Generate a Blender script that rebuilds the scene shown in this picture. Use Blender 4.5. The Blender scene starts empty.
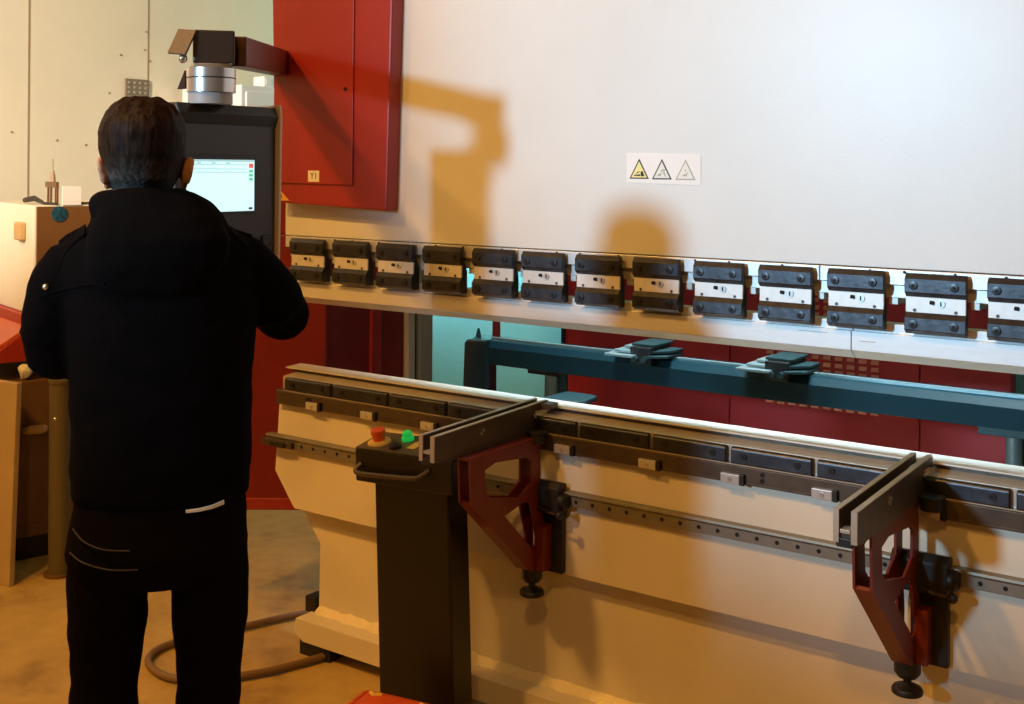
import bpy, bmesh, math, random
from mathutils import Vector, Matrix, noise
random.seed(7)
PI = math.pi
S = bpy.context.scene
C = S.collection

# ------------------------------------------------------------------ materials
def mat(name, col, rough=0.5, metal=0.0, var=0.0, vscale=6.0, bump=0.0, bscale=60.0, emit=0.0, spec=0.5, coat=0.0, stretch=None):
    m = bpy.data.materials.new(name); m.use_nodes = True
    nt = m.node_tree; N = nt.nodes; L = nt.links
    b = N['Principled BSDF']
    b.inputs['Base Color'].default_value = (*col, 1)
    b.inputs['Roughness'].default_value = rough
    b.inputs['Metallic'].default_value = metal
    b.inputs['Specular IOR Level'].default_value = spec
    b.inputs['Coat Weight'].default_value = coat
    tc = N.new('ShaderNodeTexCoord')
    src = tc.outputs['Object']
    if stretch:
        mp = N.new('ShaderNodeMapping'); mp.inputs['Scale'].default_value = stretch
        L.new(src, mp.inputs['Vector']); src = mp.outputs['Vector']
    if var > 0:
        n = N.new('ShaderNodeTexNoise'); n.inputs['Scale'].default_value = vscale; n.inputs['Detail'].default_value = 6
        n.inputs['Roughness'].default_value = 0.65
        L.new(src, n.inputs['Vector'])
        r = N.new('ShaderNodeValToRGB')
        r.color_ramp.elements[0].position = 0.3; r.color_ramp.elements[1].position = 0.7
        r.color_ramp.elements[0].color = (*[c * (1 - var) for c in col], 1)
        r.color_ramp.elements[1].color = (*[min(1, c * (1 + var)) for c in col], 1)
        L.new(n.outputs['Fac'], r.inputs['Fac']); L.new(r.outputs['Color'], b.inputs['Base Color'])
    if bump > 0:
        n2 = N.new('ShaderNodeTexNoise'); n2.inputs['Scale'].default_value = bscale; n2.inputs['Detail'].default_value = 3
        L.new(src, n2.inputs['Vector'])
        bp = N.new('ShaderNodeBump'); bp.inputs['Strength'].default_value = bump; bp.inputs['Distance'].default_value = 0.01
        L.new(n2.outputs['Fac'], bp.inputs['Height']); L.new(bp.outputs['Normal'], b.inputs['Normal'])
    if emit > 0:
        b.inputs['Emission Color'].default_value = (*col, 1); b.inputs['Emission Strength'].default_value = emit
    return m

M = dict(
    ram=mat('ram_paint', (0.725, 0.745, 0.735), 0.36, var=0.03, vscale=3, bump=0.05, bscale=330, spec=0.5),
    bed=mat('bed_paint', (0.74, 0.68, 0.56), 0.45, var=0.05, vscale=3, bump=0.05, bscale=120),
    weld=mat('weld_bead', (0.88, 0.78, 0.52), 0.2, bump=0.8, bscale=70, var=0.1),
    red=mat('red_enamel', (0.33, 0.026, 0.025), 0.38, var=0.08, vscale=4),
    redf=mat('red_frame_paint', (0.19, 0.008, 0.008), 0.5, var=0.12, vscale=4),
    redb=mat('bracket_red', (0.165, 0.018, 0.012), 0.45, var=0.15, vscale=12),
    redr=mat('rear_red', (0.42, 0.018, 0.028), 0.5, var=0.06),
    slat=mat('louvre_lit', (0.72, 0.25, 0.13), 0.5),  # orange stands for warm light at the louvre slots, put into the colour
    steel=mat('bright_steel', (0.74, 0.75, 0.76), 0.38, 0.55, var=0.06, vscale=14, bump=0.05, bscale=90, stretch=(1, 8, 8)),
    punch=mat('punch_steel', (0.76, 0.77, 0.78), 0.40, 0.35, var=0.05, vscale=10, stretch=(1, 8, 8)),
    plate=mat('centre_plate_steel', (0.74, 0.74, 0.72), 0.42, 0.3, var=0.06, vscale=30),
    oxide=mat('black_oxide', (0.068, 0.071, 0.082), 0.40, 0.9, var=0.3, vscale=25, bump=0.05),
    boltm=mat('bolt_steel', (0.05, 0.05, 0.055), 0.35, 0.8),
    dietop=mat('die_top_steel', (0.70, 0.68, 0.64), 0.42, 0.35, var=0.08, vscale=18, stretch=(1, 6, 6)),
    hole=mat('dark_hole', (0.006, 0.006, 0.006), 0.8),
    die=mat('die_steel', (0.60, 0.56, 0.50), 0.36, 0.5, var=0.12, vscale=18, bump=0.04, bscale=70, stretch=(1, 6, 6)),
    rail=mat('brown_steel', (0.095, 0.070, 0.050), 0.42, 0.5, var=0.25, vscale=16),
    gal=mat('clip_zinc', (0.72, 0.74, 0.76), 0.3, 0.7),
    lin=mat('linear_rail_steel', (0.26, 0.24, 0.20), 0.5, 0.6, var=0.1, vscale=20),
    armbar=mat('arm_bar_steel', (0.085, 0.058, 0.036), 0.45, 0.3, var=0.2, vscale=14),
    armedge=mat('arm_edge_alloy', (0.50, 0.43, 0.34), 0.4, 0.5, var=0.1, vscale=20),
    black=mat('black_paint', (0.012, 0.011, 0.011), 0.45),
    blackp=mat('black_plastic', (0.014, 0.013, 0.013), 0.55),
    ped=mat('pedestal_paint', (0.006, 0.0038, 0.003), 0.38, var=0.2, vscale=5),
    pedtop=mat('pedestal_panel', (0.11, 0.09, 0.055), 0.45, var=0.1, vscale=12),
    estop=mat('stop_button_red', (0.82, 0.12, 0.02), 0.4),
    yellow=mat('yellow_ring', (0.80, 0.58, 0.12), 0.45),
    green=mat('green_lamp', (0.015, 0.62, 0.10), 0.3, emit=0.4),
    grip=mat('handle_grey', (0.10, 0.08, 0.06), 0.35, 0.4),
    orange=mat('pedal_orange', (0.62, 0.085, 0.018), 0.5, var=0.1, vscale=20),
    hose=mat('hose_rubber', (0.20, 0.125, 0.07), 0.55),
    teal=mat('teal_paint', (0.008, 0.034, 0.046), 0.22, var=0.1, vscale=5, coat=0.3),
    teald=mat('teal_dark', (0.02, 0.05, 0.055), 0.45),
    tealpale=mat('gauge_alloy', (0.36, 0.44, 0.44), 0.35, 0.5),
    post=mat('post_grey', (0.28, 0.33, 0.33), 0.35, 0.6),
    strip=mat('frame_strip', (0.40, 0.36, 0.30), 0.45, 0.2, var=0.08),
    console=mat('console_brown', (0.030, 0.020, 0.013), 0.42, var=0.08, vscale=4),
    consoled=mat('console_dark', (0.015, 0.010, 0.007), 0.42),
    bezel=mat('console_edge', (0.62, 0.52, 0.42), 0.5),
    scr=mat('screen_glow', (0.62, 0.93, 0.98), 0.3, emit=0.95),
    scrg=mat('screen_bar', (0.36, 0.62, 0.66), 0.3, emit=0.9),
    scrr=mat('screen_red', (0.9, 0.12, 0.10), 0.3, emit=0.7),
    scrgr=mat('screen_green', (0.15, 0.72, 0.42), 0.3, emit=0.7),
    scrd=mat('screen_dark', (0.05, 0.07, 0.09), 0.3, emit=0.2),
    arm=mat('arm_brown', (0.070, 0.024, 0.014), 0.45, var=0.1, vscale=5),
    armd=mat('arm_brown_dark', (0.022, 0.011, 0.007), 0.45, var=0.1, vscale=5),
    armt=mat('arm_brown_light', (0.085, 0.050, 0.024), 0.5),
    alu=mat('swivel_alloy', (0.62, 0.60, 0.57), 0.28, 0.8),
    grey=mat('swivel_grey', (0.34, 0.35, 0.36), 0.5),
    wall=mat('cream_wall', (0.80, 0.76, 0.64), 0.6, var=0.05, vscale=1.6, bump=0.02, bscale=12),
    seam=mat('wall_seam', (0.36, 0.28, 0.19), 0.7),
    blue=mat('blue_wall', (0.15, 0.52, 0.61), 0.65, var=0.03, vscale=2),
    vent=mat('vent_grey', (0.20, 0.17, 0.13), 0.5),
    ventl=mat('vent_lip', (0.33, 0.29, 0.23), 0.5),
    white=mat('white_cool_tint', (0.80, 0.86, 0.95), 0.4),  # cool light on the white cabinet put into the paint as blue tint
    cream=mat('cream_enamel', (0.78, 0.75, 0.64), 0.45, var=0.03),
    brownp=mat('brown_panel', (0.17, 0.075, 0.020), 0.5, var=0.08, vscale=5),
    browncab=mat('brown_cabinet', (0.15, 0.075, 0.032), 0.5, var=0.15, vscale=8),
    tan=mat('tan_board', (0.44, 0.33, 0.18), 0.6, var=0.08),
    trayr=mat('tray_red', (0.40, 0.03, 0.015), 0.4),
    trayo=mat('tray_orange', (0.55, 0.11, 0.03), 0.4),
    postg=mat('pole_olive', (0.12, 0.10, 0.06), 0.5),
    knob=mat('knob_tan', (0.52, 0.34, 0.14), 0.4),
    badge=mat('badge_blue', (0.015, 0.07, 0.11), 0.3, var=0.7, vscale=60),
    paper=mat('paper_white', (0.86, 0.86, 0.85), 0.6),
    ink=mat('ink_black', (0.02, 0.02, 0.02), 0.6),
    inkg=mat('ink_grey', (0.42, 0.42, 0.40), 0.6),
    signy=mat('sign_yellow', (0.86, 0.78, 0.30), 0.5),
    signp=mat('sign_faded', (0.80, 0.80, 0.72), 0.5),
    amber=mat('sign_amber', (0.80, 0.48, 0.10), 0.5),
    jacket=mat('jacket_cloth', (0.0036, 0.0032, 0.0036), 0.95, bump=0.2, bscale=220, spec=0.04),
    jeans=mat('jeans_denim', (0.0045, 0.0030, 0.0030), 0.95, bump=0.2, bscale=400, spec=0.04),
    stitch=mat('seam_thread', (0.022, 0.02, 0.021), 0.7),
    skin=mat('skin', (0.50, 0.25, 0.16), 0.5, var=0.06, vscale=20, spec=0.4),
    eye=mat('eye_white', (0.8, 0.78, 0.75), 0.2),
    shoe=mat('shoe_leather', (0.02, 0.018, 0.016), 0.5),
    chrome=mat('stud_metal', (0.75, 0.75, 0.75), 0.25, 0.9),
    cable=mat('cable_black', (0.02, 0.015, 0.012), 0.5),
)

def floor_material():
    m = bpy.data.materials.new('concrete_floor'); m.use_nodes = True
    N = m.node_tree.nodes; L = m.node_tree.links; b = N['Principled BSDF']
    tc = N.new('ShaderNodeTexCoord')
    n1 = N.new('ShaderNodeTexNoise'); n1.inputs['Scale'].default_value = 2.2; n1.inputs['Detail'].default_value = 8; n1.inputs['Roughness'].default_value = 0.7
    n2 = N.new('ShaderNodeTexNoise'); n2.inputs['Scale'].default_value = 9; n2.inputs['Detail'].default_value = 8
    L.new(tc.outputs['Object'], n1.inputs['Vector']); L.new(tc.outputs['Object'], n2.inputs['Vector'])
    mx = N.new('ShaderNodeMath'); mx.operation = 'MULTIPLY_ADD'; mx.inputs[1].default_value = 0.5
    L.new(n2.outputs['Fac'], mx.inputs[0]); L.new(n1.outputs['Fac'], mx.inputs[2])
    r = N.new('ShaderNodeValToRGB'); e = r.color_ramp.elements
    e[0].position = 0.52; e[0].color = (0.27, 0.175, 0.056, 1)
    e[1].position = 0.98; e[1].color = (0.60, 0.43, 0.15, 1)
    k = r.color_ramp.elements.new(0.7); k.color = (0.45, 0.31, 0.10, 1)
    L.new(mx.outputs[0], r.inputs['Fac']); L.new(r.outputs['Color'], b.inputs['Base Color'])
    b.inputs['Roughness'].default_value = 0.55
    bp = N.new('ShaderNodeBump'); bp.inputs['Strength'].default_value = 0.15; bp.inputs['Distance'].default_value = 0.02
    L.new(n2.outputs['Fac'], bp.inputs['Height']); L.new(bp.outputs['Normal'], b.inputs['Normal'])
    return m
M['floor'] = floor_material()

def hair_material():
    m = bpy.data.materials.new('hair_brown'); m.use_nodes = True
    N = m.node_tree.nodes; L = m.node_tree.links; b = N['Principled BSDF']
    tc = N.new('ShaderNodeTexCoord'); sp = N.new('ShaderNodeSeparateXYZ')
    L.new(tc.outputs['Object'], sp.inputs[0])
    r = N.new('ShaderNodeValToRGB'); e = r.color_ramp.elements       # short clipped nape, longer crown
    mr = N.new('ShaderNodeMapRange'); mr.inputs['From Min'].default_value = 1.62; mr.inputs['From Max'].default_value = 1.76
    L.new(sp.outputs['Z'], mr.inputs['Value']); L.new(mr.outputs['Result'], r.inputs['Fac'])
    e[0].position = 0.0; e[0].color = (0.085, 0.072, 0.064, 1); e[1].position = 1.0; e[1].color = (0.022, 0.0095, 0.0045, 1)
    k = r.color_ramp.elements.new(0.5); k.color = (0.014, 0.008, 0.005, 1)
    mp = N.new('ShaderNodeMapping'); mp.inputs['Scale'].default_value = (130, 130, 30)
    n = N.new('ShaderNodeTexNoise'); n.inputs['Scale'].default_value = 1; n.inputs['Detail'].default_value = 4
    L.new(tc.outputs['Object'], mp.inputs['Vector']); L.new(mp.outputs['Vector'], n.inputs['Vector'])
    mx = N.new('ShaderNodeMix'); mx.data_type = 'RGBA'; mx.blend_type = 'MULTIPLY'; mx.inputs['Factor'].default_value = 0.85
    r2 = N.new('ShaderNodeValToRGB'); r2.color_ramp.elements[0].position = 0.35; r2.color_ramp.elements[0].color = (0.3, 0.3, 0.3, 1); r2.color_ramp.elements[1].position = 0.65; r2.color_ramp.elements[1].color = (1.5, 1.5, 1.5, 1)
    L.new(n.outputs['Fac'], r2.inputs['Fac']); L.new(r.outputs['Color'], mx.inputs['A']); L.new(r2.outputs['Color'], mx.inputs['B'])
    L.new(mx.outputs['Result'], b.inputs['Base Color']); b.inputs['Roughness'].default_value = 0.6
    b.inputs['Specular IOR Level'].default_value = 0.08
    bp = N.new('ShaderNodeBump'); bp.inputs['Strength'].default_value = 0.6; bp.inputs['Distance'].default_value = 0.004
    L.new(n.outputs['Fac'], bp.inputs['Height']); L.new(bp.outputs['Normal'], b.inputs['Normal'])
    return m
M['hair'] = hair_material()

# ------------------------------------------------------------------ mesh builder
class MB:
    def __init__(s, X=None):
        s.bm = bmesh.new(); s.X = X
    def box(s, x0, x1, y0, y1, z0, z1):
        v = [s.bm.verts.new(p) for p in ((x0,y0,z0),(x1,y0,z0),(x1,y1,z0),(x0,y1,z0),(x0,y0,z1),(x1,y0,z1),(x1,y1,z1),(x0,y1,z1))]
        for f in ((0,3,2,1),(4,5,6,7),(0,1,5,4),(1,2,6,5),(2,3,7,6),(3,0,4,7)): s.bm.faces.new([v[i] for i in f])
        return s
    def hexa(s, lo, hi):
        v = [s.bm.verts.new(p) for p in list(lo) + list(hi)]
        n = len(lo)
        s.bm.faces.new(v[:n][::-1]); s.bm.faces.new(v[n:])
        for i in range(n): s.bm.faces.new([v[i], v[(i+1)%n], v[n+(i+1)%n], v[n+i]])
        return s
    def prism(s, axis, poly, a, b, holes=()):
        """extrude a 2D polygon along an axis: axis 'x' -> poly in (y,z); 'y' -> (x,z); 'z' -> (x,y)"""
        def P(p, t): return (t, p[0], p[1]) if axis == 'x' else (p[0], t, p[1]) if axis == 'y' else (p[0], p[1], t)
        if not holes:
            return s.hexa([P(p, a) for p in poly], [P(p, b) for p in poly])
        for t in (a, b):
            edges = []
            for loop in [poly] + list(holes):
                vs = [s.bm.verts.new(P(p, t)) for p in loop]
                edges += [s.bm.edges.new((vs[i], vs[(i+1) % len(vs)])) for i in range(len(vs))]
            bmesh.ops.triangle_fill(s.bm, edges=edges, use_beauty=True, use_dissolve=False)
        for loop in [poly] + list(holes):
            n = len(loop)
            va = [s.bm.verts.new(P(p, a)) for p in loop]; vb = [s.bm.verts.new(P(p, b)) for p in loop]
            for i in range(n): s.bm.faces.new([va[i], va[(i+1)%n], vb[(i+1)%n], vb[i]])
        return s
    def rings(s, rs, cap=True, closed=False):
        R = [[s.bm.verts.new(p) for p in r] for r in rs]
        n = len(R[0])
        for a, b in list(zip(R, R[1:])) + ([(R[-1], R[0])] if closed else []):
            for i in range(n): s.bm.faces.new([a[i], a[(i+1)%n], b[(i+1)%n], b[i]])
        if cap and not closed:
            s.bm.faces.new(R[0][::-1]); s.bm.faces.new(R[-1])
        return s
    def tube(s, pts, r, seg=12, closed=False):
        pts = [Vector(p) for p in pts]; n = len(pts); rs = []
        rad = r if isinstance(r, (list, tuple)) else [r] * n
        up = None
        for i, p in enumerate(pts):
            a = pts[i-1] if (i > 0 or closed) else p; b = pts[(i+1) % n] if (i < n-1 or closed) else p
            t = (b - a).normalized()
            if up is None:
                up = Vector((0,0,1)) if abs(t.z) < 0.9 else Vector((1,0,0))
            u = (up - t * up.dot(t)).normalized(); up = u; w = t.cross(u)
            rs.append([p + u*rad[i]*math.cos(2*PI*k/seg) + w*rad[i]*math.sin(2*PI*k/seg) for k in range(seg)])
        return s.rings(rs, closed=closed)
    def cyl(s, p, q, r, r2=None, seg=20):
        return s.tube([p, q], [r, r if r2 is None else r2], seg)
    def lathe(s, c, prof, axis='z', seg=28):
        rs = []
        for r, h in prof:
            ring = []
            for k in range(seg):
                a = 2*PI*k/seg; u, w = r*math.cos(a), r*math.sin(a)
                ring.append({'z': (c[0]+u, c[1]+w, c[2]+h), 'y': (c[0]+u, c[1]+h, c[2]+w), 'x': (c[0]+h, c[1]+u, c[2]+w)}[axis])
            rs.append(ring)
        return s.rings(rs)
    def ell(s, c, r, seg=20, rg=12, rot=None):
        rs = []
        for j in range(1, rg):
            t = PI*j/rg
            ring = []
            for k in range(seg):
                a = 2*PI*k/seg
                v = Vector((r[0]*math.sin(t)*math.cos(a), r[1]*math.sin(t)*math.sin(a), -r[2]*math.cos(t)))
                if rot is not None: v = rot @ v
                ring.append(Vector(c) + v)
            rs.append(ring)
        return s.rings(rs)
    def loft(s, secs, seg=24, pw=2.0):
        """secs: (cx, cy, z, rx, ry) horizontal superellipse sections"""
        rs = []
        for cx, cy, z, rx, ry in secs:
            ring = []
            for k in range(seg):
                a = 2*PI*k/seg; ca, sa = math.cos(a), math.sin(a)
                ring.append((cx + rx*math.copysign(abs(ca)**(2/pw), ca), cy + ry*math.copysign(abs(sa)**(2/pw), sa), z))
            rs.append(ring)
        return s.rings(rs)
    def text(s, body, size, M4):
        cu = bpy.data.curves.new('writing', 'FONT'); cu.body = body; cu.size = size; cu.extrude = size*0.01; cu.align_x = 'CENTER'; cu.align_y = 'CENTER'
        o = bpy.data.objects.new('writing', cu); C.objects.link(o)
        dg = bpy.context.evaluated_depsgraph_get(); me = bpy.data.meshes.new_from_object(o.evaluated_get(dg))
        me.transform(M4); s.bm.from_mesh(me); bpy.data.objects.remove(o); bpy.data.meshes.remove(me)
        return s
    def obj(s, name, m, parent=None, bevel=0.0, smooth=False, segs=2, recalc=True):
        if s.X is not None: bmesh.ops.transform(s.bm, matrix=s.X, verts=s.bm.verts)
        bmesh.ops.remove_doubles(s.bm, verts=s.bm.verts, dist=1e-6)
        if recalc: bmesh.ops.recalc_face_normals(s.bm, faces=s.bm.faces)
        org = Vector((0,0,0))
        q = parent
        while q is not None: org += q.location; q = q.parent
        if parent is None:      # origin at the base of the thing
            xs = [v.co for v in s.bm.verts]
            lo = Vector((min(v.x for v in xs), min(v.y for v in xs), min(v.z for v in xs))); hi = Vector((max(v.x for v in xs), max(v.y for v in xs), max(v.z for v in xs)))
            org = Vector(((lo.x+hi.x)/2, (lo.y+hi.y)/2, lo.z)) if name not in ORIGIN0 else Vector((0,0,0))
        bmesh.ops.translate(s.bm, vec=-org, verts=s.bm.verts)
        me = bpy.data.meshes.new(name); s.bm.to_mesh(me); s.bm.free()
        me.materials.append(m)
        if smooth:
            for p in me.polygons: p.use_smooth = True
            try: me.set_sharp_from_angle(angle=math.radians(38))
            except Exception: pass
        o = bpy.data.objects.new(name, me); C.objects.link(o)
        o.location = org if parent is None else (0,0,0)
        if parent is not None: o.parent = parent
        if bevel:
            b = o.modifiers.new('bevel', 'BEVEL'); b.width = bevel; b.segments = segs; b.limit_method = 'ANGLE'; b.angle_limit = math.radians(40)
        return o
ORIGIN0 = {'floor', 'wall_left', 'wall_back'}

def thing(name, label, cat, loc, group=None):
    o = bpy.data.objects.new(name, None); C.objects.link(o); o.location = loc; o.empty_display_size = 0.1
    return tag(o, label, cat, group)
def tag(o, label, cat, group=None, kind=None):
    if label: o['label'] = label
    if cat: o['category'] = cat
    if group: o['group'] = group
    if kind: o['kind'] = kind
    return o
def copy_tree(o, parent=None):
    c = o.copy(); C.objects.link(c)
    if parent is not None: c.parent = parent
    for ch in list(o.children): copy_tree(ch, c)
    return c

# ------------------------------------------------------------------ setting
MB().box(-9, 3, -4, 8, -0.1, 0).obj('floor', M['floor'])['kind'] = 'structure'
w = MB().box(-5.55, -5.40, -3, 5.35, 0, 4.2).obj('wall_left', M['wall']); w['kind'] = 'structure'
for y in (3.388, 4.106):
    t = MB().box(-5.402, -5.397, y-0.004, y+0.004, 0, 4.2)
    o = t.obj('panel_seam', M['seam'], w)
t = MB()
for y, z in ((4.085, 2.31), (4.12, 2.25), (3.93, 2.27), (3.30, 1.835), (3.55, 1.80), (3.72, 1.78), (4.095, 2.41), (3.86, 2.06)):
    t.ell((-5.399, y, z), (0.004, 0.009, 0.006), 8, 6)
t.obj('stain_mark', M['seam'], w)
MB().box(-5.55, 3, 5.20, 5.35, 0, 4.2).obj('wall_back', M['blue'])['kind'] = 'structure'

# vent grille on the cream wall
v = thing('wall_vent', 'small grey perforated vent plate fixed on the cream wall', 'vent', (-5.39, 4.03, 2.02))
MB().box(-5.40, -5.385, 3.955, 4.105, 2.0, 2.145).obj('vent_plate', M['vent'], v, 0.002)
t = MB()
for i in range(4):
    for j in range(5): t.ell((-5.385, 3.975+i*0.036, 2.02+j*0.026), (0.006, 0.012, 0.008), 10, 6)
t.obj('perforation', M['ventl'], v, smooth=True)

# white cabinet in the far corner with a junction box above
v = thing('white_cabinet', 'plain white cabinet standing behind the console under the brown arm', 'cabinet', (-5.0, 4.65, 0))
MB().box(-5.35, -4.86, 4.30, 4.95, 0.05, 2.115).obj('cabinet_body', M['white'], v, 0.006)
MB().box(-4.862, -4.85, 4.33, 4.92, 0.12, 2.08).obj('cabinet_door', M['white'], v, 0.003)
MB().cyl((-4.85, 4.40, 1.1), (-4.82, 4.40, 1.1), 0.015).obj('door_knob', M['alu'], v)
MB().box(-5.3, -4.9, 4.34, 4.9, 0, 0.05).obj('plinth', M['black'], v)
v = thing('junction_box', 'small white box standing on top of the white cabinet', 'box', (-4.95, 4.48, 2.115))
MB().box(-4.99, -4.90, 4.50, 4.57, 2.115, 2.175).obj('housing', M['white'], v, 0.006)
MB().box(-4.901, -4.896, 4.512, 4.558, 2.13, 2.162).obj('cover_plate', M['white'], v, 0.002)

# ------------------------------------------------------------------ left side machine (cream housing on brown cabinet)
def frame(px, py, ang):
    return Matrix.Translation((px, py, 0)) @ Matrix.Rotation(ang, 4, 'Z')
# local: corner at origin, front face along -x (facing -y), side face along +y (facing +x)
XM = frame(-4.56, 2.89, math.radians(-16))
v = thing('workshop_machine', 'cream machine housing with brown side panel behind the left shoulder of the operator', 'machine', XM.to_translation())
MB(XM).box(-0.75, -0.006, 0, 0.70, 1.03, 1.50).obj('upper_housing', M['cream'], v, 0.008)
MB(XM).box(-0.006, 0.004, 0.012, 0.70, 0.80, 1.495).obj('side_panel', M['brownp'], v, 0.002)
MB(XM).box(-0.19, -0.105, -0.03, 0, 1.345, 1.425).obj('handle', M['knob'], v, 0.008)
o = MB(XM).lathe((0.004, 0.105, 1.462), [(0.0, 0), (0.034, 0), (0.034, 0.004), (0.0, 0.006)], 'x', 20).obj('round_badge', M['badge'], v); o['label'] = 'round dark blue badge'
MB(XM).box(-0.75, 0.0, -0.02, 0.70, 0.965, 1.03).obj('tray_frame', M['trayr'], v, 0.004)
MB(XM).hexa([(-0.75,-0.02,0.965),(-0.01,-0.02,0.965),(-0.05,-0.20,0.84),(-0.75,-0.20,0.84)][::-1], [(-0.75,-0.02,0.985),(-0.01,-0.02,0.985),(-0.05,-0.20,0.86),(-0.75,-0.20,0.86)][::-1]).obj('sloped_tray', M['trayo'], v, 0.002)
MB(XM).prism('x', [(-0.02,0.965),(-0.20,0.84),(-0.02,0.84)], -0.04, -0.008).obj('tray_cheek', M['trayr'], v)
MB(XM).box(-0.40, -0.13, -0.165, -0.07, 0.905, 0.925).obj('tray_window', M['blackp'], v)
MB(XM).box(-0.75, -0.01, 0.03, 0.68, 0.76, 0.966).obj('recess', M['black'], v)
MB(XM).box(-0.75, 0.03, -0.12, 0.66, 0.10, 0.76).obj('lower_cabinet', M['browncab'], v, 0.004)
MB(XM).box(-0.72, 0.0, -0.08, 0.64, 0.0, 0.10).obj('plinth', M['black'], v)
MB(XM).box(0.03, 0.036, -0.10, 0.14, 0.16, 0.735).obj('cabinet_door', M['browncab'], v, 0.002)
MB(XM).tube([(0.046, -0.05, 0.555), (0.060, -0.03, 0.558), (0.060, 0.02, 0.556), (0.046, 0.04, 0.555)], [0.012, 0.018, 0.02, 0.014]).obj('door_handle', M['knob'], v, smooth=True)
MB(XM).cyl((0.036, 0.115, 0.655), (0.046, 0.115, 0.655), 0.012).obj('keyhole', M['black'], v)
# bits on top of the machine
v = thing('wire_bracket', 'small rusty bracket with a stub of wire on top of the cream machine housing', 'bracket', XM @ Vector((-0.1, 0.1, 1.5)))
t = MB(XM)
for x in (-0.145, -0.105, -0.04, -0.02): t.box(x-0.004, x+0.004, 0.10, 0.108, 1.5, 1.575 if x < -0.05 else 1.60)
t.box(-0.17, -0.02, 0.098, 0.11, 1.575, 1.60)
t.obj('bracket_frame', M['browncab'], v)
MB(XM).tube([(-0.085, 0.104, 1.60), (-0.085, 0.104, 1.625), (-0.083, 0.104, 1.65)], [0.014, 0.012, 0.005], 8).obj('turnbuckle', M['seam'], v)
MB(XM).tube([(-0.083, 0.104, 1.65), (-0.083, 0.104, 1.70)], 0.0025, 6).obj('wire', M['seam'], v)
o = MB(XM).box(-0.01, 0.0, 0.12, 0.20, 1.5, 1.582).obj('name_card', M['paper']); tag(o, 'small white card stood on the cream machine behind the rusty bracket', 'card')
o = MB(XM).tube([(-0.3, 0.05, 1.515), (-0.20, 0.06, 1.525), (-0.14, 0.07, 1.513), (-0.05, 0.06, 1.507), (0.0, 0.10, 1.506)], [0.012, 0.013, 0.009, 0.006, 0.006], 8).obj('cable', M['cable'], smooth=True); tag(o, 'dark cable lying along the top of the cream machine housing', 'cable')
o = MB(XM).tube([(-0.02, 0.18, 1.507), (-0.02, 0.28, 1.507), (-0.05, 0.40, 1.512), (-0.05, 0.48, 1.514), (-0.02, 0.56, 1.507)], 0.006, 8).obj('cord', M['postg'], smooth=True); tag(o, 'thin tan cord lying on the machine above the brown side panel', 'cord')
t = MB(); t.ell(XM @ Vector((-0.005, -0.03, 0.795)), (0.03, 0.03, 0.03), 14, 9)
for vv in t.bm.verts: vv.co += noise.noise_vector(vv.co*28)*0.012
for x in (0.05,): t.bm.verts.ensure_lookup_table()
o = t.obj('crumpled_rag', M['paper'], smooth=False); tag(o, 'crumpled white rag lying beneath the orange tray at the left edge', 'rag')
o.location.z = 0.762
# leaning tan panel and pole
Xb = frame(-4.315, 2.695, math.radians(5))
o = MB(Xb).hexa([(-0.40,-0.06,0),(0,-0.06,0),(0,-0.035,0),(-0.40,-0.035,0)], [(-0.46,0.015,0.79),(-0.06,0.015,0.79),(-0.06,0.04,0.79),(-0.46,0.04,0.79)]).obj('leaning_board', M['tan'], bevel=0.003)
tag(o, 'tan board leaning against the brown cabinet at the left edge', 'board')
v = thing('upright_tube', 'olive brown upright tube standing on the floor left of the operator', 'tube', (-4.285, 2.84, 0))
MB().cyl((-4.285, 2.84, 0.01), (-4.285, 2.84, 0.79), 0.042).obj('tube', M['postg'], v, smooth=True)
MB().cyl((-4.285, 2.84, 0), (-4.285, 2.84, 0.012), 0.06).obj('foot_plate', M['browncab'], v)
MB().cyl((-4.285, 2.84, 0.785), (-4.285, 2.84, 0.80), 0.046).obj('end_cap', M['postg'], v)
MB().ell((-4.262, 2.804, 0.645), (0.008, 0.008, 0.008), 10, 8).obj('screw', M['chrome'], v)

# ------------------------------------------------------------------ press brake frame
RX = 0.45   # right end of the long machine parts (outside the picture)
v = thing('machine_side_frame', 'tall red side frame column behind the left end of the bed', 'machine frame', (-3.3, 3.4, 0))
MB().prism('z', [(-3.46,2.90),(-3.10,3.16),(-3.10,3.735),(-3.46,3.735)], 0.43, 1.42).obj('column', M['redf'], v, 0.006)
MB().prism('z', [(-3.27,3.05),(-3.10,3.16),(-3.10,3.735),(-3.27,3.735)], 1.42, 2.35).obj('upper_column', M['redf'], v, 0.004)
MB().prism('z', [(-3.475,2.885),(-3.08,3.17),(-3.08,3.735),(-3.475,3.735)], 0.395, 0.44).obj('bottom_flange', M['red'], v, 0.004)
MB().box(-3.30, -3.12, 3.60, 3.73, 0.0, 0.395).obj('foot', M['black'], v, 0.004)
MB().prism('z', [(-3.10, 3.40), (-3.085, 3.40), (-3.085, 3.45), (-3.10, 3.47)], 0.42, 1.30).obj('stiffener', M['red'], v)
t = MB().box(-3.10, -3.07, 3.598, 3.64, 0.42, 1.30); t.obj('edge_strip', M['bezel'], v, 0.004)
MB().box(-3.10, -3.055, 3.655, 3.735, 0.42, 1.30).obj('edge_strip', M['strip'], v, 0.006)
MB().box(-3.10, -3.078, 3.64, 3.655, 0.42, 1.30).obj('edge_gap', M['black'], v)
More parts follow.
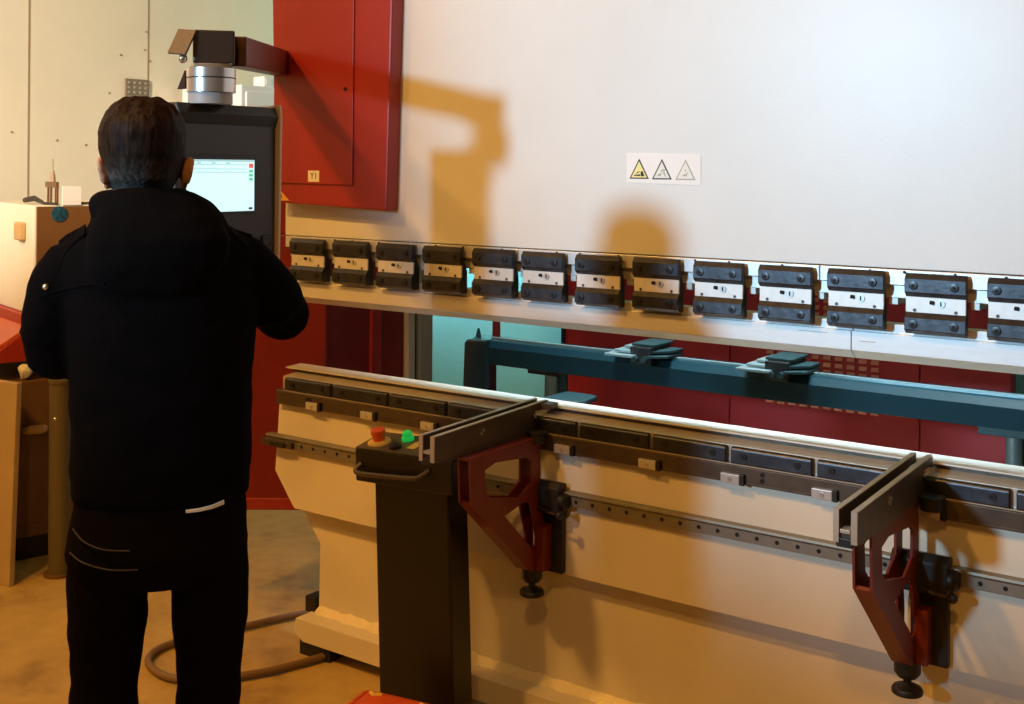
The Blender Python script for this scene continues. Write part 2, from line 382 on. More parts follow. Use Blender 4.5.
# ram -------------------------------------------------------------
ram = thing('press_brake_ram', 'large off-white upper beam plate of the press brake with steel clamping rail', 'press ram', (-1.3, 2.95, 1.36))
MB().box(-3.045, RX, 2.90, 3.00, 1.4325, 2.62).obj('ram_plate', M['ram'], ram, 0.002)
for a, b in ((-3.04, -2.042), (-2.040, -1.101), (-1.099, RX)):
    MB().box(a, b, 2.896, 2.995, 1.392, 1.4297).obj('clamp_rail', M['steel'], ram, 0.0015)
MB().box(-3.03, RX, 2.912, 2.985, 1.359, 1.394).obj('rail_step', M['steel'], ram, 0.0015)
CX = [-2.913, -2.711, -2.514, -2.318, -2.120, -1.938, -1.748, -1.560, -1.372, -1.184, -0.999, -0.805, -0.614]
CW = [0.159, 0.154, 0.154, 0.153, 0.151, 0.146, 0.147, 0.143, 0.143, 0.144, 0.143, 0.144, 0.144]
for i in range(12):
    a = CX[i] + CW[i]/2; b = CX[i+1] - CW[i+1]/2
    MB().box(a, a + (b-a)*0.42, 2.915, 2.98, 1.342, 1.361).obj('rail_tab', M['plate'], ram, 0.001)
scr = [(-2.80,), (-2.72,), (-2.60,), (-2.36,), (-2.25,), (-2.10,), (-1.90,), (-1.82,), (-1.69,), (-1.45,), (-1.35,), (-1.20,), (-0.97,), (-0.885,), (-0.765,), (-0.65,)]
for (x,) in scr:
    MB().cyl((x, 2.8955, 1.4245), (x, 2.893, 1.4245), 0.0035, seg=10).obj('rail_screw', M['hole'], ram)
# warning label with three pictogram triangles
def tri(mb, cx, cz, w_, h_, y0, y1): mb.prism('y', [(cx-w_/2, cz), (cx+w_/2, cz), (cx, cz+h_)], y0, y1)
lab = MB().prism('y', [(-1.669, 1.634), (-1.437, 1.629), (-1.437, 1.713), (-1.669, 1.718)], 2.8985, 2.900).obj('warning_label', M['paper'], ram); lab['label'] = 'white warning label with three small triangles'
for i, cx in enumerate((-1.628, -1.556, -1.483)):
    z = 1.645 - i*0.001
    t = MB(); tri(t, cx, z, 0.062, 0.057, 2.8980, 2.8986); t.obj('triangle_border', M['ink'] if i < 2 else M['inkg'], lab)
    t = MB(); tri(t, cx, z+0.0035, 0.050, 0.046, 2.8976, 2.8981); t.obj('triangle_field', M['signy'] if i == 0 else M['signp'], lab)
    t = MB(); y0, y1 = 2.8972, 2.8977
    if i == 0:
        t.prism('y', [(cx-0.016, z+0.008), (cx+0.004, z+0.008), (cx+0.004, z+0.013), (cx-0.016, z+0.011)], y0, y1)
        t.prism('y', [(cx+0.006, z+0.007), (cx+0.018, z+0.007), (cx+0.011, z+0.022), (cx+0.005, z+0.020)], y0, y1)
        t.prism('y', [(cx-0.012, z+0.014), (cx-0.002, z+0.017), (cx+0.004, z+0.022), (cx-0.004, z+0.020)], y0, y1)
    elif i == 1:
        t.prism('y', [(cx-0.015, z+0.010), (cx-0.004, z+0.009), (cx+0.0, z+0.018), (cx-0.006, z+0.017)], y0, y1)
        t.prism('y', [(cx-0.002, z+0.020), (cx+0.012, z+0.026), (cx+0.010, z+0.029), (cx-0.002, z+0.026)], y0, y1)
        t.prism('y', [(cx+0.003, z+0.020), (cx+0.010, z+0.008), (cx+0.013, z+0.008), (cx+0.008, z+0.022)], y0, y1)
    else:
        t.prism('y', [(cx-0.012, z+0.012), (cx+0.003, z+0.010), (cx+0.010, z+0.024), (cx+0.004, z+0.018), (cx-0.004, z+0.015)], y0, y1)
        t.prism('y', [(cx-0.003, z+0.024), (cx+0.003, z+0.024), (cx+0.001, z+0.031)], y0, y1)
    t.obj('pictogram', M['ink'] if i == 0 else M['inkg'], lab)

# red cylinder cover at the left of the ram
cv = thing('cylinder_cover', 'red box cover over the upper left end of the ram with a small white sticker', 'cover', (-2.78, 2.87, 1.53))
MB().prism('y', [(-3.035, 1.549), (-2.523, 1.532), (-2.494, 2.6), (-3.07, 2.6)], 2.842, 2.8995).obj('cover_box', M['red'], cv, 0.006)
MB().prism('y', [(-3.032, 1.616), (-2.668, 1.612), (-2.664, 2.58), (-3.055, 2.58)], 2.836, 2.843).obj('cover_door', M['red'], cv, 0.0025)
MB().cyl((-2.70, 2.836, 1.93), (-2.70, 2.832, 1.93), 0.006, seg=10).obj('door_lock', M['hole'], cv)
st = MB().box(-2.869, -2.817, 2.8345, 2.8365, 1.622, 1.660).obj('sticker', M['paper'], cv); st['label'] = 'small white sticker reading Y1'
MB().text('Y1', 0.030, Matrix.Translation((-2.842, 2.8342, 1.641)) @ Matrix.Rotation(PI/2, 4, 'X')).obj('writing', M['ink'], st, recalc=False)
st = MB().prism('y', [(-3.03, 1.556), (-2.965, 1.556), (-3.03, 1.605)], 2.8395, 2.8425).obj('warning_triangle', M['amber'], cv); st['label'] = 'amber warning triangle sticker'
MB().prism('y', [(-3.024, 1.562), (-3.004, 1.562), (-2.998, 1.572), (-3.008, 1.580), (-3.022, 1.578)], 2.8388, 2.8397).obj('pictogram', M['ink'], st)

# punches ------------------------------------------------------------
pp = [(2.915, 1.293), (2.960, 1.293), (2.960, 1.225), (2.945, 1.2), (2.935, 1.197), (2.900, 1.221), (2.900, 1.270), (2.915, 1.270)]
for a, b, lb in ((-3.005, -1.019, 'long steel punch bar under the left and middle clamps'), (-1.017, RX, 'steel punch bar under the right-hand clamps at the picture edge')):
    v = thing('bending_punch', lb, 'punch', ((a+b)/2, 2.93, 1.197), 'punch bars hanging under the ram')
    MB().prism('x', pp, a, b).obj('blade', M['punch'], v, 0.001)
    t = MB(); t.box(b-0.14, b-0.06, 2.8992, 2.9002, 1.259, 1.2605) if b < 0 else t.box(a+0.02, a+0.06, 2.8992, 2.9002, 1.245, 1.247)
    t.obj('engraving', M['inkg'], v)

# clamps --------------------------------------------------------------
def make_clamp():
    W = 0.0715
    t = thing('punch_clamp', '', 'clamp', (0, 2.90, 1.279))
    del t['category']
    MB().prism('x', [(2.886,1.425),(2.878,1.425),(2.868,1.412),(2.868,1.379),(2.881,1.368),(2.886,1.368)], -W, W).obj('upper_jaw', M['oxide'], t, 0.0015)
    MB().prism('x', [(2.886,1.331),(2.878,1.331),(2.868,1.318),(2.868,1.288),(2.881,1.279),(2.886,1.279)], -W, W).obj('lower_jaw', M['oxide'], t, 0.0015)
    MB().box(-W, W-0.003, 2.880, 2.886, 1.330, 1.3685).obj('centre_plate', M['plate'], t, 0.001)
    MB().prism('x', [(2.886,1.420),(2.886,1.279),(2.9145,1.279),(2.9145,1.345),(2.9110,1.358),(2.8955,1.392),(2.8955,1.420)], -W+0.004, W-0.006).obj('clamp_body', M['black'], t, 0.001)
    for x in (-0.050, 0.045):
        for z in (1.396, 1.303):
            b = MB().lathe((x, 2.868, z), [(0.0, 0), (0.010, 0), (0.010, -0.0035), (0.0065, -0.0040), (0.0, -0.0040)], 'y', 18).obj('bolt', M['boltm'], t, smooth=True)
            MB().lathe((x, 2.8643, z), [(0.0, 0.0), (0.0045, 0.0), (0.0045, -0.0006), (0.0, -0.0006)], 'y', 6).obj('hex_socket', M['hole'], b)
    MB().tube([(-0.014, 2.8795, 1.357), (-0.004, 2.8795, 1.3555)], 0.0048, 8).obj('lever_slot', M['hole'], t)
    e = MB().lathe((0.012, 2.880, 1.3545), [(0.0, 0), (0.0095, 0), (0.0095, -0.003), (0.0, -0.003)], 'y', 18).obj('eccentric_pin', M['gal'], t, smooth=True)
    MB().box(0.0105, 0.0135, 2.8760, 2.8772, 1.349, 1.360).obj('pin_slot', M['hole'], e)
    for x in (-0.050, 0.046):
        MB().lathe((x, 2.880, 1.336), [(0.0, 0), (0.0042, 0), (0.0042, -0.001), (0.0, -0.001)], 'y', 12).obj('set_screw', M['rail'], t)
    return t
c0 = make_clamp()
ordn = ['leftmost', 'second from left', 'third from left', 'fourth from left', 'fifth from left', 'sixth from left', 'seventh from left',
        'sixth from right', 'fifth from right', 'fourth from right', 'third from right', 'second from right', 'rightmost']
for i, x in enumerate(CX):
    c = c0 if i == 0 else copy_tree(c0)
    c.location = (x, 2.90, 1.279 + (0.001 if i % 3 == 1 else 0)); c.scale = (CW[i]/0.143, 1, 1)
    nm = ordn[i]
    extra = {0: ' under the red cover', 7: '', 12: ', cut by the right picture edge'}.get(i, '')
    tag(c, f'black two-jaw punch clamp, {nm} of the thirteen{extra}', 'clamp', 'punch clamps along the ram')

# bed ------------------------------------------------------------------
bed = thing('press_brake_bed', 'cream painted lower bed of the press brake standing across the picture', 'press bed', (-1.3, 2.95, 0))
MB().prism('y', [(-3.052, 0.853), (-3.072, 0.605), (-2.977, 0.487), (RX, 0.487), (RX, 0.853)], 2.885, 3.02).obj('upper_plate', M['bed'], bed, 0.002)
MB().prism('y', [(-3.02, 0.50), (-2.909, 0.362), (-2.914, 0.115), (RX, 0.115), (RX, 0.50)], 2.945, 2.99).obj('lower_plate', M['bed'], bed, 0.002)
MB().prism('y', [(-2.935, 0.126), (-2.94, 0.075), (-2.90, 0.052), (RX, 0.052), (RX, 0.126)], 2.855, 3.06).obj('base_flange', M['bed'], bed, 0.002)
t = MB()
random.seed(3)
n = 160; rs = []
for k in range(n+1):
    x = -2.91 + (RX+2.91)*k/n; h = 0.016 + 0.006*noise.noise(Vector((x*23, 0, 0)))
    rs.append([(x, 2.946, 0.12), (x, 2.946-h*2.0, 0.12), (x, 2.946-h*1.4, 0.12+h*0.8), (x, 2.946, 0.12+h*1.7)])
t.rings(rs); t.obj('weld_bead', M['weld'], bed, smooth=True)
for x in (-2.86, -1.6, -0.2): MB().box(x-0.07, x+0.07, 2.87, 3.05, 0.0, 0.053).obj('levelling_foot', M['black'], bed, 0.003)
MB().box(-2.965, -2.918, 2.93, 2.99, 0.12, 0.175).obj('lifting_lug', M['black'], bed, 0.003)

# die rail, die, clamp bars
v = thing('die_holder_rail', 'brown steel die holder rail running along the top of the bed', 'rail', (-1.3, 2.92, 0.847))
MB().prism('x', [(2.862,0.8535),(2.884,0.8535),(2.884,0.847),(2.862,0.847)][::-1], -3.045, RX).obj('rail_lip', M['rail'], v, 0.001)
MB().prism('x', [(2.862,0.8535),(3.02,0.8535),(3.02,0.896),(2.868,0.896),(2.862,0.892)], -3.045, RX).obj('rail_body', M['rail'], v, 0.001)
MB().box(-3.01, RX, 2.8645, 2.8675, 0.8945, 0.8972).obj('bright_edge', M['armedge'], v)
MB().prism('x', [(2.885,0.895),(3.015,0.895),(3.015,0.947),(2.945,0.947),(2.885,0.941)], -3.035, RX).obj('shoulder', M['die'], v, 0.001)
for x in (-2.858, -2.607, -2.35, -2.09, -1.845, -1.566, -1.318, -1.068, -0.805, -0.55):
    k = MB().box(x-0.033, x+0.021, 2.851, 2.8625, 0.847, 0.872).obj('clip', M['gal'], v, 0.002); k['label'] = 'silver clip plate'
    MB().box(x+0.021, x+0.034, 2.851, 2.8625, 0.845, 0.875).obj('clip_stop', M['black'], k, 0.002)
    MB().cyl((x-0.006, 2.8515, 0.859), (x-0.006, 2.849, 0.859), 0.006, seg=10).obj('clip_screw', M['alu'], k)
for x in (-2.887, -1.237):
    for dz in (0.865, 0.881): MB().cyl((x, 2.8625, dz), (x, 2.859, dz), 0.006, seg=10).obj('rail_screw', M['hole'], v)
MB().box(-2.90, -2.87, 2.860, 2.8625, 0.860, 0.886).obj('dark_stop', M['black'], v)
v = thing('lower_die', 'bright steel lower die strip along the top edge of the bed', 'die', (-1.3, 2.965, 0.947))
MB().prism('x', [(2.930,0.9590),(3.003,0.9590),(3.003,0.9665),(2.930,0.9630)], -3.07, RX).obj('die_top', M['dietop'], v, 0.0006)
MB().box(-3.05, RX, 2.947, 2.998, 0.947, 0.9592).obj('die_body', M['rail'], v)
DB = [-3.018, -2.787, -2.533, -2.29, -2.05, -1.809, -1.571, -1.337, -1.10, -0.86, -0.626, -0.39]
dn = ['leftmost, at the left end of the bed', 'second from the left end of the bed', 'third from left, above the stop button', 'fourth from the left end',
      'fifth from left, under the left support arm', 'just right of the left support arm', 'second right of the left support arm', 'third right of the left support arm',
      'just left of the right support arm', 'just right of the right support arm', 'at the right picture edge']
for i in range(11):
    a, b = DB[i], DB[i+1]
    v = thing('die_clamp_bar', f'black die clamp bar on the bed rail, {dn[i]}', 'clamp bar', ((a+b)/2, 2.877, 0.8965), 'die clamp bars along the bed')
    MB().prism('x', [(2.868,0.8965),(2.885,0.8965),(2.885,0.940),(2.873,0.940),(2.868,0.935)], a+0.007, b-0.007).obj('bar', M['oxide'], v, 0.003)
    for x in (a+0.045, b-0.045):
        q = MB().lathe((x, 2.868, 0.918), [(0, 0), (0.009, 0), (0.009, -0.004), (0, -0.004)], 'y', 16).obj('bolt', M['boltm'], v, smooth=True)
        MB().lathe((x, 2.8640, 0.918), [(0, 0), (0.0045, 0), (0.0045, -0.0006), (0, -0.0006)], 'y', 6).obj('hex_socket', M['hole'], q)

# linear guide rail
v = thing('linear_guide_rail', 'slim steel guide rail with bolt holes along the front of the bed', 'rail', (-1.3, 2.87, 0.69))
MB().prism('x', [(2.862,0.697),(2.885,0.697),(2.885,0.738),(2.858,0.738),(2.856,0.731),(2.862,0.726)], -3.092, RX).obj('rail_body', M['lin'], v, 0.001)
x = -3.03
while x < -0.5:
    MB().cyl((x, 2.8625, 0.713), (x, 2.8605, 0.713), 0.0055, seg=12).obj('bolt_hole', M['hole'], v); x += 0.0556
k = MB().box(-3.108, -2.955, 2.848, 2.864, 0.700, 0.722).obj('end_stop', M['rail'], v, 0.002)
MB().box(-3.06, -2.985, 2.842, 2.85, 0.701, 0.718).obj('stop_pad', M['black'], k, 0.002)

# ------------------------------------------------------------------ support arms
def make_arm(X, label, bx, cap):
    """X = right edge of the beam; bx = sideways offset of the red bracket under it"""
    v = thing('support_arm', label, 'support arm', (X-0.03, 2.7, 0.4), 'sheet support arms on the bed')
    ya, ye, yb = 2.392, 2.862, 2.862
    for x0, x1 in ((X-0.013, X), (X-0.051, X-0.039)):
        MB().prism('x', [(ya,0.898),(ya+0.012,0.894),(2.44,0.892),(2.80,0.891),(2.848,0.897),(2.848,0.93),(ye,0.9565),(2.925,0.9590),(2.926,0.979),(ya,0.964)], x0, x1).obj('beam_bar', M['armbar'], v, 0.0015)
        MB().prism('x', [(ya-0.001,0.9645),(2.926,0.9795),(2.926,0.9815),(ya-0.001,0.9665)], x0, x1).obj('top_edge', M['armedge'], v)
        MB().box(x0, x1, ya-0.004, ya, 0.898, 0.9665).obj('end_face', M['armedge'], v)
    MB().box(X-0.039, X-0.013, ya+0.004, 2.84, 0.908, 0.918).obj('slot_floor', M['rail'], v)
    MB().box(X-0.037, X-0.015, ya-0.003, ya+0.03, 0.918, 0.926).obj('end_stop', M['armedge'], v, 0.001)
    MB().box(X-0.046, X-0.010, ya-0.002, ya+0.03, 0.888, 0.908).obj('end_block', M['black'], v, 0.003)
    for y, z in ((2.60, 0.948), (2.86, 0.955)):
        for dz in (0, -0.008): MB().cyl((X, y+dz, z+dz), (X+0.004, y+dz, z+dz), 0.0045, seg=10).obj('screw', M['alu'], v)
    if cap: MB().prism('x', [(2.885,0.962),(2.926,0.962),(2.926,0.978),(2.885,0.977)], X, X+0.035).obj('end_cap', M['grip'], v, 0.001)
    # dark round clamp pad beside the beam
    MB().lathe((X+0.026, 2.831, 0.874), [(0,0),(0.027,0),(0.027,0.026),(0.030,0.028),(0.030,0.033),(0,0.034)], 'z', 24).obj('clamp_pad', M['blackp'], v, smooth=True)
    B = X + bx
    out = [(2.505,0.8915),(2.512,0.765),(2.785,0.515),(2.83,0.500),(yb,0.505),(yb,0.630),(2.842,0.735),(2.842,0.8915)]
    h1 = [(2.572,0.846),(2.578,0.785),(2.60,0.765),(2.735,0.735),(2.795,0.765),(2.795,0.828),(2.775,0.842),(2.62,0.858)]
    h2 = [(2.665,0.700),(2.77,0.718),(2.79,0.706),(2.825,0.600),(2.82,0.578),(2.80,0.576)]
    for x0, x1 in ((B-0.012, B-0.006), (B-0.050, B-0.044)):
        MB().prism('x', out, x0, x1, [h1, h2]).obj('side_plate', M['redb'], v)
    MB().prism('x', [(2.512,0.765),(2.785,0.515),(2.791,0.521),(2.518,0.771)], B-0.044, B-0.012).obj('sloped_web', M['redb'], v)
    MB().box(B-0.006, B+0.022, 2.820, yb, 0.505, 0.635).obj('back_block', M['redb'], v, 0.002)
    MB().box(B-0.044, B-0.012, 2.50, 2.842, 0.884, 0.8915).obj('top_plate', M['redb'], v)
    c = MB().prism('x', [(2.830,0.675),(2.882,0.655),(2.882,0.695),(2.8605,0.6965),(2.8545,0.731),(2.8565,0.7395),(2.876,0.7395),(2.876,0.758),(2.846,0.765),(2.828,0.748)], B-0.07, B+0.065).obj('carriage', M['blackp'], v, 0.004)
    MB().lathe((B+0.065, 2.848, 0.712), [(0,0),(0.024,0),(0.024,0.016),(0.018,0.022),(0,0.022)], 'x', 20).obj('carriage_cap', M['black'], c, smooth=True)
    MB().tube([(B+0.0, 2.832, 0.688), (B+0.04, 2.815, 0.683), (B+0.078, 2.808, 0.684)], 0.0035, 8).obj('lock_lever', M['rail'], c, smooth=True)
    MB().ell((B+0.083, 2.807, 0.684), (0.012, 0.012, 0.012), 14, 10).obj('lever_knob', M['black'], c, smooth=True)
    MB().box(B-0.03, B+0.058, yb, 2.884, 0.495, 0.69).obj('slide_block', M['black'], v, 0.003)
    MB().lathe((B-0.028, 2.835, 0.424), [(0,0),(0.027,0),(0.036,0.004),(0.037,0.011),(0.033,0.018),(0.018,0.023),(0.010,0.03),(0.010,0.062),(0.0,0.062)], 'z').obj('adjuster_foot', M['black'], v, smooth=True)
    MB().lathe((B-0.028, 2.835, 0.466), [(0,0),(0.022,0),(0.031,0.012),(0.031,0.042),(0,0.042)], 'z', 20).obj('adjuster_nut', M['black'], v)
    return v
make_arm(-1.948, 'left sheet support arm with red bracket beside the black pedestal', 0.036, True)
make_arm(-0.823, 'right sheet support arm with red bracket near the right picture edge', -0.002, False)
def hose_pts(pts, n=8):
    out = []
    P = [Vector(p) for p in pts]; P = [P[0]] + P + [P[-1]]
    for i in range(1, len(P)-2):
        for k in range(n):
            t = k/n; a, b, c, d = P[i-1], P[i], P[i+1], P[i+2]
            out.append(0.5*((2*b)+(c-a)*t+(2*a-5*b+4*c-d)*t*t+(3*b-a-3*c+d)*t**3))
    return out + [P[-1]]

# ------------------------------------------------------------------ back of the machine
GZ = 0.0
v = thing('back_gauge_beam', 'dark teal back gauge beam running behind the bed', 'gauge beam', (-1.3, 3.55, 0))
MB().prism('x', [(3.50,0.945),(3.50,1.008),(3.518,1.030),(3.528,1.034),(3.60,1.036),(3.61,1.02),(3.61,0.945)], -2.69, RX).obj('beam', M['teal'], v, 0.002)
MB().box(-2.62, RX, 3.545, 3.56, 1.034, 1.040).obj('beam_track', M['tealpale'], v, 0.001)
MB().prism('y', [(-2.71,1.015),(-2.70,1.03),(-2.60,1.035),(-2.60,0.94),(-2.60,0.60),(-2.68,0.60),(-2.715,0.86)], 3.495, 3.56).obj('end_leg', M['teal'], v, 0.008)
MB().box(-2.69, -2.58, 3.50, 3.61, 0.0, 0.60).obj('leg_foot', M['teald'], v, 0.005)
MB().cyl((-2.69, 3.56, 1.03), (-2.69, 3.56, 1.065), 0.012, 0.004).obj('end_pin', M['teald'], v)
MB().box(-2.655, -2.63, 3.60, 3.62, 1.03, 1.10).obj('red_marker', M['red'], v, 0.002)
MB().box(-2.425, -2.30, 3.505, 3.605, 0.93, 0.946).obj('mount_plate', M['black'], v, 0.002)
MB().cyl((-2.348, 3.55, 0.55), (-2.348, 3.55, 0.935), 0.026).obj('post', M['post'], v, smooth=True)
MB().cyl((-2.315, 3.57, 0.55), (-2.315, 3.57, 0.935), 0.02).obj('post', M['teald'], v, smooth=True)
MB().box(-2.42, -2.27, 3.50, 3.62, 0.0, 0.55).obj('post_base', M['teald'], v, 0.005)
MB().box(-0.86, -0.66, 3.50, 3.61, 0.925, 0.947).obj('mount_plate', M['teald'], v, 0.002)
MB().cyl((-0.772, 3.55, 0.55), (-0.772, 3.55, 0.935), 0.024).obj('post', M['post'], v, smooth=True)
MB().cyl((-0.735, 3.57, 0.55), (-0.735, 3.57, 0.935), 0.02).obj('post', M['teald'], v, smooth=True)
MB().box(-0.84, -0.68, 3.50, 3.62, 0.0, 0.55).obj('post_base', M['teald'], v, 0.005)
def gauge(x, lb):
    g = thing('back_gauge_finger', lb, 'gauge finger', (x, 3.53, 1.037), 'back gauge fingers on the beam')
    for k in range(3):
        MB().box(x-0.115+0.022*k, x-0.005, 3.455-0.02+0.030*k, 3.56+0.03*k, 1.040+0.0115*k, 1.048+0.0115*k).obj('finger_plate', M['tealpale'], g, 0.001)
    MB().box(x-0.03, x+0.05, 3.462, 3.60, 1.015, 1.075).obj('clamp_block', M['black'], g, 0.004)
    MB().box(x-0.035, x+0.055, 3.48, 3.62, 1.075, 1.084).obj('block_cap', M['teald'], g, 0.002)
    for dx in (-0.008, 0.028): MB().cyl((x+dx, 3.463, 1.035), (x+dx, 3.448, 1.035), 0.010, seg=14).obj('clamp_screw', M['teald'], g)
    for k in range(2):
        MB().hexa([(x+0.04,3.44+0.02*k,1.042+0.014*k),(x+0.10,3.48+0.04*k,1.042+0.014*k),(x+0.10,3.60,1.042+0.014*k),(x+0.04,3.60,1.042+0.014*k)], [(x+0.04,3.44+0.02*k,1.050+0.014*k),(x+0.10,3.48+0.04*k,1.050+0.014*k),(x+0.10,3.60,1.050+0.014*k),(x+0.04,3.60,1.050+0.014*k)]).obj('stop_plate', M['teald'], g, 0.001)
    MB().box(x-0.02, x+0.04, 3.50, 3.56, 1.035, 1.042).obj('track_shoe', M['black'], g)
    return g
gauge(-1.945, 'left back gauge finger block on the dark teal beam')
gauge(-1.462, 'right back gauge finger block on the dark teal beam')
v = thing('gauge_rest', 'small grey-green rest plate on a post behind the die near the left support arm', 'rest plate', (-2.13, 3.35, 0))
MB().prism('z', [(-2.20,3.27),(-2.09,3.27),(-2.065,3.285),(-2.055,3.31),(-2.065,3.40),(-2.09,3.42),(-2.20,3.42)], 0.888, 0.905).obj('rest_plate', M['teald'], v, 0.004)
MB().cyl((-2.13, 3.35, 0.02), (-2.13, 3.35, 0.89), 0.03).obj('post', M['teald'], v, smooth=True)
MB().box(-2.21, -2.05, 3.27, 3.43, 0, 0.02).obj('foot_plate', M['teald'], v)
# rear red guard panels
pan = [(-2.713, -1.955, 'red rear guard panel behind the bed, nearest the blue wall gap on the left'), (-1.951, -1.230, 'red rear guard panel with louvre slots, middle of the three'), (-1.226, -0.925, 'narrow red rear guard panel on the right behind the bed')]
for i, (a, b, lb) in enumerate(pan):
    v = thing('rear_guard_panel', lb, 'panel', ((a+b)/2, 4.22, 0), 'red rear guard panels')
    MB().box(a, b, 4.20, 4.24, 0.10, 1.32).obj('sheet', M['redr'], v, 0.004)
    MB().box(a, a+0.03, 4.24, 4.27, 0.0, 1.32).obj('back_rib', M['redr'], v)
    MB().box(b-0.03, b, 4.24, 4.27, 0.0, 1.32).obj('back_rib', M['redr'], v)
    MB().box(a+0.03, b-0.03, 4.24, 4.26, 0.0, 0.12).obj('bottom_rib', M['redr'], v)
    if i == 0: MB().box(a-0.016, a, 4.195, 4.25, 0.0, 1.32).obj('rubber_edge', M['black'], v)
    if i == 1:
        t = MB()
        for r in range(18):
            for c in range(10):
                x = -1.80 + c*0.0445; z = 0.797 + r*0.0262
                t.prism('x', [(4.2005, z+0.011), (4.190, z-0.002), (4.2005, z-0.006)], x, x+0.027)
        t.obj('louvre', M['slat'], v)

# ------------------------------------------------------------------ control pedestal
XP = Matrix.Translation((-2.18, 2.63, 0.80)) @ Matrix.Rotation(math.radians(-2.3), 4, 'Y') @ Matrix.Translation((2.18, -2.63, -0.792))
v = thing('control_pedestal', 'black control pedestal with tilted button panel beside the bed', 'control pedestal', (-2.165, 2.63, 0))
MB(XP).box(-2.335, -2.058, 2.585, 2.675, 0.0, 0.775).obj('column', M['ped'], v, 0.006)
MB(XP).prism('x', [(2.565,0.745),(2.565,0.842),(2.69,0.866),(2.69,0.80),(2.665,0.745)], -2.392, -2.026).obj('head', M['ped'], v, 0.005)
MB(XP).hexa([(-2.39,2.566,0.8425),(-2.03,2.566,0.8425),(-2.03,2.689,0.8662),(-2.39,2.689,0.8662)], [(-2.39,2.566,0.8445),(-2.03,2.566,0.8445),(-2.03,2.689,0.8682),(-2.39,2.689,0.8682)]).obj('panel', M['pedtop'], v)
XT = XP @ Matrix.Translation((0, 2.628, 0.8558)) @ Matrix.Rotation(math.radians(10.9), 4, 'X')
e = MB(XT).lathe((-2.338, -0.014, 0), [(0,0),(0.036,0),(0.034,0.006),(0.026,0.009),(0,0.009)]).obj('stop_base', M['yellow'], v, smooth=True); e['label'] = 'yellow stop button ring'
k = MB(XT).lathe((-2.338, -0.014, 0.009), [(0,0),(0.018,0),(0.018,0.016),(0.0215,0.018),(0.0215,0.031),(0.017,0.034),(0,0.035)]).obj('stop_button', M['estop'], e, smooth=True); k['label'] = 'red mushroom stop button'
k = MB(XT).lathe((-2.262, 0.028, 0), [(0,0),(0.019,0),(0.019,0.010),(0.015,0.011),(0.014,0.024),(0.008,0.029),(0,0.030)]).obj('green_button', M['green'], v, smooth=True); k['label'] = 'lit green button'
k = MB(XT).lathe((-2.258, -0.034, 0), [(0,0),(0.018,0),(0.018,0.010),(0.012,0.013),(0,0.014)]).obj('black_button', M['black'], v, smooth=True)
MB(XT).box(-2.22, -2.19, -0.03, 0.02, 0.0015, 0.003).obj('panel_label', M['yellow'], v)
MB(XP).tube(hose_pts([(-2.368,2.566,0.798),(-2.374,2.552,0.786),(-2.362,2.543,0.776),(-2.28,2.541,0.778),(-2.15,2.541,0.785),(-2.125,2.548,0.792),(-2.108,2.566,0.808)], 5), 0.0075, 10).obj('handle', M['grip'], v, smooth=True)
# foot pedal
Xf = frame(-2.10, 2.395, math.radians(10))
v = thing('foot_pedal', 'orange-red foot switch box on the floor in front of the black pedestal', 'foot pedal', (-2.10, 2.395, 0))
MB(Xf).box(-0.12, 0.12, -0.09, 0.09, 0.0, 0.05).obj('base', M['orange'], v, 0.008)
MB(Xf).prism('x', [(-0.075,0.05),(0.088,0.05),(0.088,0.205),(0.05,0.218),(-0.05,0.212),(-0.085,0.19),(-0.09,0.17),(0.06,0.19),(0.065,0.06)], -0.105, 0.105).obj('hood', M['orange'], v, 0.006)
for s_ in (-1, 1): MB(Xf).prism('x', [(-0.075,0.03),(0.088,0.03),(0.088,0.205),(0.05,0.218),(-0.05,0.212),(-0.088,0.185)], s_*0.112-0.006, s_*0.112+0.006).obj('cheek', M['orange'], v, 0.003)
MB(Xf).prism('x', [(-0.07,0.06),(0.055,0.085),(0.055,0.10),(-0.07,0.075)], -0.08, 0.08).obj('treadle', M['black'], v, 0.004)
for x, y in ((-0.075, 0.05), (0.085, 0.05)): MB(Xf).tube([(x-0.018, y, 0.2165), (x, y-0.012, 0.219), (x+0.018, y, 0.2165)], 0.006, 8).obj('lid_catch', M['yellow'], v)

# floor hose
o = MB().tube(hose_pts([(-3.02,3.25,0.016),(-3.152,3.099,0.016),(-3.24,2.87,0.016),(-3.318,2.64,0.016),(-3.285,2.52,0.016),(-3.18,2.465,0.016),(-3.06,2.475,0.016),(-2.92,2.615,0.016),(-2.84,2.80,0.016),(-2.75,3.15,0.016)], 8), 0.0125, 10).obj('floor_hose', M['hose'], smooth=True)
tag(o, 'brown rubber hose looped on the floor beside the operator', 'hose')

# ------------------------------------------------------------------ control console on its swing arm
v = thing('control_console', 'dark brown operator console with lit screen hanging from the swivel arm', 'console', (-2.35, 1.88, 1.36))
MB().prism('y', [(-2.44,1.825),(-2.262,1.823),(-2.252,1.80),(-2.262,1.775),(-2.262,1.36),(-2.30,1.34),(-2.44,1.40)], 1.80, 2.118).obj('housing', M['console'], v, 0.004)
MB().prism('y', [(-2.262,1.8235),(-2.250,1.8005),(-2.259,1.7745),(-2.264,1.7745),(-2.264,1.8235)], 1.802, 2.115).obj('hood_strip', M['consoled'], v, 0.001)
MB().prism('y', [(-2.44,1.832),(-2.250,1.830),(-2.246,1.80),(-2.252,1.38),(-2.30,1.345),(-2.44,1.40)], 2.1185, 2.127).obj('edge_plate', M['bezel'], v, 0.002)
sc = MB().box(-2.2625, -2.2585, 1.822, 2.050, 1.552, 1.700).obj('screen_bezel', M['black'], v, 0.001)
